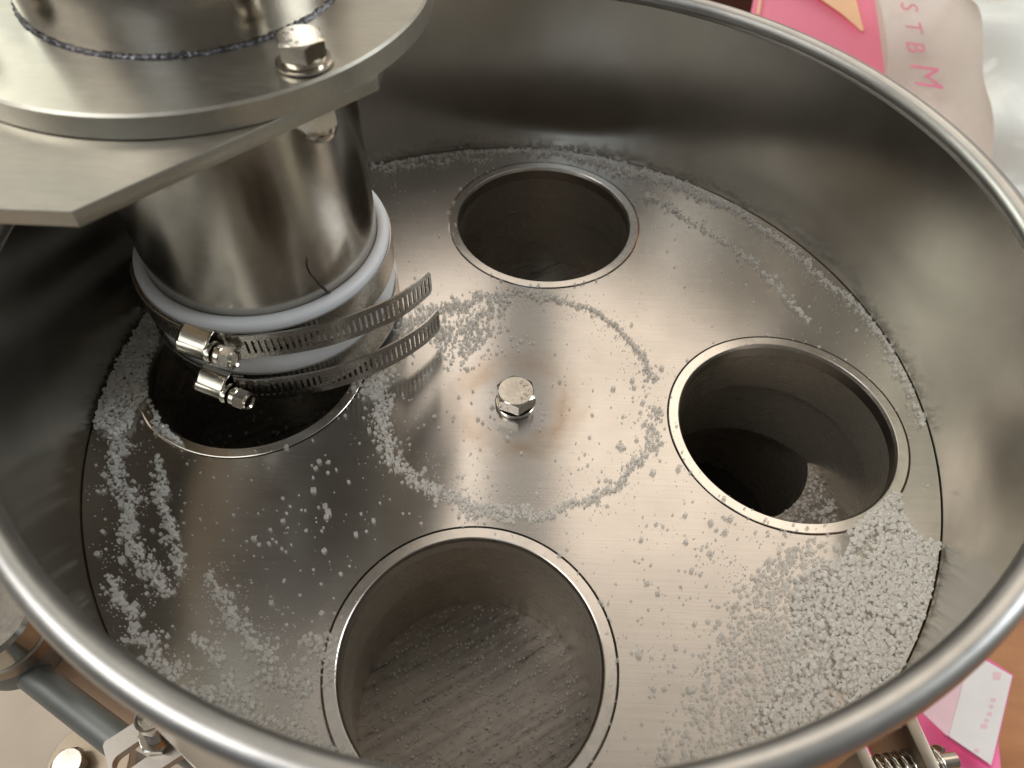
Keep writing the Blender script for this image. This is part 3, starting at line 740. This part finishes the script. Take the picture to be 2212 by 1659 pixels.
# scattered single grains
th = rng.uniform(0, 2 * np.pi, 1500); rr = 0.148 * np.sqrt(rng.random(1500)); q = [np.c_[rr * np.cos(th), rr * np.sin(th)]]
q[0] = q[0][rng.random(1500) < np.where(q[0][:, 1] < 0.0, 0.45, 0.14)]
q.append(px_poly([(1380, 1100), (1560, 1060), (1820, 1160), (1640, 1300), (1520, 1560), (1380, 1659), (1340, 1300)], 170))
q.append(px_poly([(820, 800), (1400, 800), (1400, 1000), (1100, 1100), (850, 1000)], 90))
q.append(px_poly([(560, 1020), (700, 990), (900, 1110), (740, 1250), (690, 1400), (480, 1300)], 60))
# grains lodged in the joint round each collar
for hx, hy in holes.values():
    a = rng.uniform(0, 2 * np.pi, 26); r = rng.normal(RO + 0.0002, 0.0006, 26); q.append(np.c_[hx + r * np.cos(a), hy + r * np.sin(a)])
ground('sugar', np.concatenate(q), 'single sugar crystals scattered thinly over the whole disk', solve=False, sz=lambda n: np.clip(np.exp(rng.normal(np.log(0.00066), 0.42, n)), 0.0003, 0.0017), flat=0.85, clear=True)
dust = []
for (pts, wd, n_) in (([(258, 925), (271, 1116), (320, 1230), (366, 1285)], 90, 500), ([(236, 1243), (306, 1375), (375, 1475), (495, 1512), (650, 1600)], 90, 500), ([(451, 1235), (534, 1370), (670, 1497)], 90, 500),
                      ([(823, 815), (843, 984), (955, 1076), (1104, 1116), (1269, 1083), (1385, 994), (1412, 850), (1352, 726), (1186, 640), (988, 656)], 80, 1100),
                      ([(800, 364), (1062, 329), (1290, 345), (1577, 447), (1780, 606), (1930, 772), (1996, 926)], 50, 900), ([(1800, 1200), (1700, 1400), (1600, 1600)], 300, 1300)):
    dust.append(px_stroke(pts, wd, n_))
th = rng.uniform(0, 2 * np.pi, 900); rr = 0.148 * np.sqrt(rng.random(900)); dust.append(np.c_[rr * np.cos(th), rr * np.sin(th)])
ground('sugar', np.concatenate(dust), 'fine sugar dust sprinkled over the brushed disk between the larger crystals', solve=False, sz=lambda n: rng.uniform(0.00016, 0.00042, n), clear=True)
# inside the cups
xy = []
for _ in range(900):
    a, r = random.uniform(0, 6.283), 0.040 * math.sqrt(random.random()); xy.append((holes['B'][0] + r * math.cos(a), holes['B'][1] + r * math.sin(a)))
xy = np.array(xy); sugar_object('sugar', np.c_[xy, np.full(len(xy), -0.0619)], rng.uniform(0.0004, 0.0011, len(xy)), 'fine sugar grains on the worn floor of the near cup', 0.9)
xy = []
while len(xy) < 1300:
    a, r = random.uniform(0, 6.283), 0.0408 * math.sqrt(random.random()); x, y = holes['R'][0] + r * math.cos(a), holes['R'][1] + r * math.sin(a)
    if math.hypot(x - rc[0], y - rc[1]) > 0.0343: xy.append((x, y))
xy = np.array(xy); q_ = gsize(len(xy)); k_, z_ = settle(xy, q_, 0.0012); sugar_object('sugar', np.c_[xy, -0.0619 + z_][k_], q_[k_], 'sugar crystals on the floor of the right cup beside the dark outlet', 0.3)
xy = []
for _ in range(260):
    a, r = random.uniform(0, 6.283), 0.040 * math.sqrt(random.random()); xy.append((holes['L'][0] + r * math.cos(a), holes['L'][1] + r * math.sin(a)))
xy = np.array(xy); sugar_object('sugar', np.c_[xy, np.full(len(xy), -0.0619)], rng.uniform(0.0005, 0.0012, len(xy)), 'sparse sugar grains on the floor of the left cup', 0.8)
xy = np.array([(-0.0400, 0.052), (-0.0445, 0.049), (-0.0375, 0.046)])
o = sugar_object('sugar', np.c_[xy, np.full(3, ZF + 0.00005)], np.array([0.0009, 0.0007, 0.0006]), 'few sugar grains lying on top of the spout flange', 0.9)

# ---------------------------------------------------------------- what stands around the bowl
ZT = -0.30
bm = bmesh.new(); prism(bm, [(-0.02, -0.7), (1.6, -0.7), (1.6, 1.9), (-0.02, 1.9)], ZT - 0.03, ZT, 0.002)
tag(bm_obj('table', bm, M_wood, None, 30), 'orange brown wooden table top to the right below the bowl', 'table')
bm = bmesh.new(); prism(bm, [(-1.2, -0.7), (-0.03, -0.7), (-0.03, 1.9), (-1.2, 1.9)], ZT - 0.03, ZT + 0.01, 0.002)
tag(bm_obj('machine_deck', bm, M_deck, None, 30), 'pale beige deck of the machine below the bowl at lower left', 'deck')
bm = bmesh.new(); prism(bm, [(-0.25, 0.80), (0.36, 0.80), (0.36, 0.84), (-0.25, 0.84)], ZT, 0.15, 0.002)
tag(bm_obj('cabinet', bm, M_brown, None, 30), 'dark brown wooden cabinet side seen beyond the far rim', 'cabinet')

def sheet(name, px, plane, th, mat, parent=None, wav=0.0, sub=14):
    """thin quad sheet through four sight lines on a plane, gently rumpled"""
    p0, n = plane; n = np.array(n, float); n /= np.linalg.norm(n)
    q = [Vector(UPP(u, v, p0, n)) for u, v in px]; nn = Vector(n); bm = bmesh.new(); gr = []
    for i in range(sub + 1):
        row = []
        for j in range(sub + 1):
            s, t = i / sub, j / sub
            c = q[0].lerp(q[1], s).lerp(q[3].lerp(q[2], s), t)
            row.append(c + nn * (wav * mnoise.noise(c * 14)))
        gr.append(row)
    for side in (0, 1):
        V = [[bm.verts.new(c - nn * (th * side)) for c in row] for row in gr]
        for i in range(sub):
            for j in range(sub): bm.faces.new((V[i][j], V[i + 1][j], V[i + 1][j + 1], V[i][j + 1]))
    bm.verts.ensure_lookup_table(); m_ = (sub + 1) ** 2
    idx = [(i, 0) for i in range(sub)] + [(sub, j) for j in range(sub)] + [(i, sub) for i in range(sub, 0, -1)] + [(0, j) for j in range(sub, 0, -1)]
    for a, b in zip(idx, idx[1:] + idx[:1]):
        ia, ib = a[0] * (sub + 1) + a[1], b[0] * (sub + 1) + b[1]
        bm.faces.new((bm.verts[ia], bm.verts[ib], bm.verts[ib + m_], bm.verts[ia + m_]))
    return bm_obj(name, bm, mat, parent, 60)
def pxpoly(name, px, plane, th, mat, parent=None, lift=0.0):
    p0, n = plane; n = np.array(n, float); n /= np.linalg.norm(n)
    q = [Vector(UPP(u, v, p0, n)) + Vector(n) * lift for u, v in px]; bm = bmesh.new()
    a = [bm.verts.new(c) for c in q]; b = [bm.verts.new(c - Vector(n) * th) for c in q]; k = len(q)
    bm.faces.new(a); bm.faces.new(b[::-1])
    for i in range(k): bm.faces.new((a[i], b[i], b[(i + 1) % k], a[(i + 1) % k]))
    return bm_obj(name, bm, mat, parent, 40)

# board, pink packet and clear bag at the far right
pb = ((0.50, 0.62, -0.05), (-0.15, -0.55, 0.80))
o = sheet('board', [(1880, -160), (2500, -160), (2500, 640), (1880, 640)], ((0.55, 0.72, -0.10), (-0.15, -0.55, 0.80)), 0.012, M_board)
tag(o, 'pale beige flat board behind the clear bag at upper right', 'board')
pk = empty('printed_packet', (0.3, 0.5, -0.1), 'pink printed packet with a peach pointed shape, upper right beyond the rim', 'packet')
sheet('pink_sheet', [(1640, -60), (1880, -60), (1935, 330), (1560, 330)], pb, 0.002, M_pinkp, pk, 0.004)
pxpoly('peach_shape', [(1690, -40), (1790, -40), (1838, -20), (1862, 74), (1856, 74), (1815, 38), (1775, 10)], pb, 0.0006, M_peach, pk, 0.0065)
pxpoly('peach_edge', [(1641, -20), (1646, -20), (1638, 40), (1632, 36)], pb, 0.0006, M_peach, pk, 0.0065)
bag = empty('plastic_bag', (0.42, 0.55, -0.05), 'clear plastic bag with pink slanted lettering draped over the board at upper right', 'bag')
pb2 = ((0.48, 0.58, -0.02), (-0.15, -0.50, 0.82))
sheet('bag_film', [(1870, -120), (2420, -160), (2480, 640), (1960, 420)], pb2, 0.0004, M_film, bag, 0.018, 40)
sheet('bag_fold', [(2090, -120), (2420, -160), (2480, 640), (2150, 420)], ((0.46, 0.55, 0.0), (-0.35, -0.45, 0.82)), 0.0004, M_fold, bag, 0.045, 40)
M_print = plain('pink lettering', (0.78, 0.25, 0.36), 0.5)
n_ = np.array(pb2[1]); n_ = n_ / np.linalg.norm(n_)
for ch, (u, v), s in (('O', (1938, -2), 1.0), ('S', (1944, 38), 0.9), ('T', (1953, 80), 0.9), ('B', (1957, 122), 1.0), ('M', (1978, 180), 1.5)):
    p0 = Vector(UPP(u, v, pb2[0], n_)); pu = Vector(UPP(u + 30, v - 10, pb2[0], n_)); 
    xa = (Vector(UPP(u + 8, v + 30, pb2[0], n_)) - p0).normalized(); za = Vector(n_); ya = za.cross(xa)
    me = text_mesh(ch, 0.020 * s, 0.0002, 0.45, -0.0001)
    mt = Matrix((( xa.x, ya.x, za.x, p0.x + za.x * 0.019), (xa.y, ya.y, za.y, p0.y + za.y * 0.019), (xa.z, ya.z, za.z, p0.z + za.z * 0.019), (0, 0, 0, 1)))
    me.transform(mt); link('letter', me, M_print, bag, 30)

# packets under the rim at lower right
pl = ((0.28, -0.03, -0.26), (0.05, 0.05, 1.0)); pl2 = ((0.28, -0.03, -0.235), (0.0, -0.25, 1.0))
pk2 = empty('pink_bag', (0.26, -0.04, ZT), 'hot pink film bag lying under the spring bracket at lower right', 'bag')
sheet('bag_film', [(1880, 1500), (2150, 1480), (2150, 1760), (1880, 1760)], pl, 0.008, M_hot, pk2, 0.02, 24)
pk3 = empty('label_packet', (0.29, -0.02, ZT), 'white labelled packet with faint pink print on the orange table, lower right', 'packet')
sheet('packet_face', [(2100, 1400), (2189, 1458), (2143, 1659), (2040, 1590)], pl2, 0.004, M_hot, pk3, 0.0, 4)
pxpoly('label', [(2100, 1404), (2120, 1424), (2182, 1460), (2137, 1652), (2046, 1590), (2075, 1480), (2080, 1440)], pl2, 0.001, M_white, pk3, 0.002)
pxpoly('pink_panel', [(1990, 1540), (2085, 1440), (2046, 1590), (2040, 1587)], pl2, 0.001, M_palepink, pk3, 0.0018)
for (u, v, w_, h_) in ((2150, 1460, 16, 18), (2142, 1512, 10, 9), (2138, 1526, 9, 9), (2134, 1542, 10, 10), (2128, 1556, 9, 9), (2122, 1568, 14, 12), (2107, 1620, 9, 9)):
    pxpoly('print_mark', [(u - w_ / 2, v - h_ / 2), (u + w_ / 2, v - h_ / 2 + 2), (u + w_ / 2 - 2, v + h_ / 2), (u - w_ / 2 - 2, v + h_ / 2 - 2)], pl2, 0.0001, M_palepink, pk3, 0.00215)

# fork bracket with spring at lower right
fb = empty('spring_bracket', (0.10, -0.12, -0.06), 'brown steel fork bracket with a coil spring under the rim at lower right', 'bracket')
def bar(px_top, z, depth, mat, parent, name):
    """bar whose top face follows four sight lines at height z"""
    q = [UP(u, v, z) for u, v in px_top]; bm = bmesh.new(); prism(bm, [(a[0], a[1]) for a in q], z - depth, z, 0.0004)
    return bm_obj(name, bm, mat, parent, 30)
M_brk = steel('bracket steel', (0.36, 0.31, 0.25), 0.42, (10, 10, 10), 30, bump=0.06)
bar([(1948, 1545), (1972, 1530), (2060, 1720), (2032, 1720)], -0.02, 0.030, M_brk, fb, 'arm')
bar([(1835, 1600), (1860, 1590), (1925, 1720), (1896, 1720)], -0.02, 0.030, M_brk, fb, 'arm')
bm = bmesh.new(); a = Vector(UP(1890, 1668, -0.03)); b = Vector(UP(2035, 1646, -0.03)); d = (b - a); x_, y_, z_ = frame(d)
pts = [a + d * (t / 140) + (x_ * math.cos(t * 0.36) + y_ * math.sin(t * 0.36)) * 0.0042 for t in range(141)]
tube(bm, pts, 0.0009, 8); bm_obj('spring', bm, M_bolt, fb, 60)
bm = bmesh.new(); tube(bm, [a - d * 0.15, b + d * 0.20], 0.0024, 20); bm_obj('threaded_rod', bm, M_bolt, fb, 30)
bm = bmesh.new(); tube(bm, [UP(1855, 1600, -0.03), UP(1945, 1563, -0.022)], 0.0016, 12); bm_obj('cross_pin', bm, M_brk, fb, 30)

# left: slotted bracket, socket bolt, grey pipe, bearing housing, round foot
br = empty('slotted_bracket', UP(300, 1610, -0.04), 'slotted steel bracket plate with an upright socket bolt under the near left rim', 'bracket')
def stadium(a, b, r, n=14):
    a, b = Vector(a), Vector(b); t = (b - a).normalized(); s = Vector((-t.y, t.x)); out = []
    for i in range(n + 1): th_ = math.pi * i / n; out.append(tuple(b + (s * -math.cos(th_) * -1 * r if False else (s * math.cos(th_) + t * math.sin(th_)) * r)))
    for i in range(n + 1): th_ = math.pi * i / n; out.append(tuple(a + (-s * math.cos(th_) - t * math.sin(th_)) * r))
    return out
zb = -0.035
M_brk2 = steel('bracket plate steel', (0.42, 0.39, 0.35), 0.40, (8, 60, 60), 14, bump=0.05)
q_ = [UP(u, v, -0.085)[:2] for u, v in ((70, 1405), (262, 1600), (330, 1600), (480, 1540), (300, 1300), (150, 1300))]
bm = bmesh.new(); prism(bm, q_, -0.089, -0.085, 0.0003)
tag(bm_obj('support_plate', bm, plain('warm beige paint', (0.58, 0.38, 0.25), 0.5, var=0.06, scale=120), None, 30), 'warm beige painted plate between the grey bar and the near left rim', 'plate')
outl = [tuple(UP(u, v, zb)[:2]) for u, v in ((222, 1612), (226, 1602), (234, 1597), (299, 1555), (345, 1520), (440, 1590), (413, 1617), (330, 1672), (270, 1720), (236, 1668))]
sl = stadium(UP(264, 1648, zb)[:2], UP(345, 1592, zb)[:2], 0.0030)
me = flat_with_holes('bracket_plate', outl, [sl], zb - 0.004, zb); link('bracket_plate', me, M_brk2, br, 30)
h0 = Vector(UP(319, 1553, -0.010)); n0 = Vector(UP(338, 1596, zb + 0.001)); d = (h0 - n0).normalized(); lnb = (h0 - n0).length
bm = bmesh.new(); lathe(bm, [(0.0024, -0.01), (0.0024, lnb - 0.004), (0.0037, lnb - 0.0035), (0.0037, lnb + 0.0002), (0.0033, lnb + 0.0006), (0.0025, lnb), (0.0024, lnb - 0.003), (0, lnb - 0.003)], n0, d, seg=40)
sb = bm_obj('socket_bolt', bm, M_bolt, br, 30)
for k in range(10):
    bm = bmesh.new(); lathe(bm, [(0.0024, 0), (0.00275, 0.0003), (0.0024, 0.0006)], n0 + d * (0.0048 + k * 0.0008), d, seg=32); bm_obj('thread_ridge', bm, M_bolt, sb, 60)
bm = bmesh.new(); hex_head(bm, 0.0052, 0.0036, n0, d, ph=0.4); bm_obj('nut', bm, M_bolt, br, 25)
bm = bmesh.new(); tube(bm, [UP(60, 1450, -0.068), UP(262, 1606, -0.060)], 0.0056, 40)
tag(bm_obj('pipe', bm, M_greyp, None, 30), 'slanting grey round bar between housing and bracket at lower left', 'bar')
bh = empty('bearing_housing', UP(-20, 1330, -0.08), 'round grey bearing housing with a dark groove at the left edge below the rim', 'housing')
c0 = UP(-8, 1352, -0.05); c0 = (c0[0], c0[1], 0)
bm = bmesh.new(); lathe(bm, [(0, -0.040), (0.0150, -0.040), (0.0165, -0.0415), (0.0165, -0.052), (0.0158, -0.0528)], c0, seg=80); bm_obj('cap', bm, M_tube, bh, 30)
bm = bmesh.new(); lathe(bm, [(0.0158, -0.0526), (0.0158, -0.0534)], c0, seg=80); bm_obj('groove', bm, M_dark, bh, 30)
bm = bmesh.new(); lathe(bm, [(0.0158, -0.0533), (0.0168, -0.0540), (0.0168, -0.060), (0.0160, -0.0605)], c0, seg=80); bm_obj('ring', bm, M_brk, bh, 30)
bm = bmesh.new(); lathe(bm, [(0.0160, -0.0604), (0.0172, -0.064), (0.0172, -0.070), (0.008, -0.0705), (0.008, ZT + 0.012), (0, ZT + 0.012)], c0, seg=80); bm_obj('column', bm, M_greyp, bh, 30)
ft = empty('round_foot', UP(185, 1655, -0.12), 'round beige steel plate with a hex bolt at the lower left corner', 'plate')
c1 = UP(190, 1650, -0.12); k_ = 0.0165
bm = bmesh.new(); lathe(bm, [(0, 0), (k_ - 0.0004, 0), (k_, -0.0004), (k_, -0.006), (0, -0.006)], c1, seg=80); bm_obj('plate', bm, plain('tan steel', (0.46, 0.38, 0.28), 0.35, metal=0.5), ft, 30)
c2 = UP(156, 1654, -0.118); bm = bmesh.new(); hex_head(bm, 0.0066, 0.005, c2, ph=0.2); bm_obj('hex_bolt', bm, M_bolt, ft, 25)
bm = bmesh.new(); lathe(bm, [(0.012, -0.0061), (0.012, ZT + 0.011 - c1[2])], c1, seg=48); bm_obj('post', bm, M_greyp, ft, 30)
o = sheet('film_packet', [(405, 1590), (560, 1630), (560, 1760), (470, 1760)], ((-0.10, -0.12, -0.22), (0, 0, 1)), 0.004, M_lav, None, 0.006, 10)
tag(o, 'pale lavender pink film packet peeking out under the near rim', 'packet')
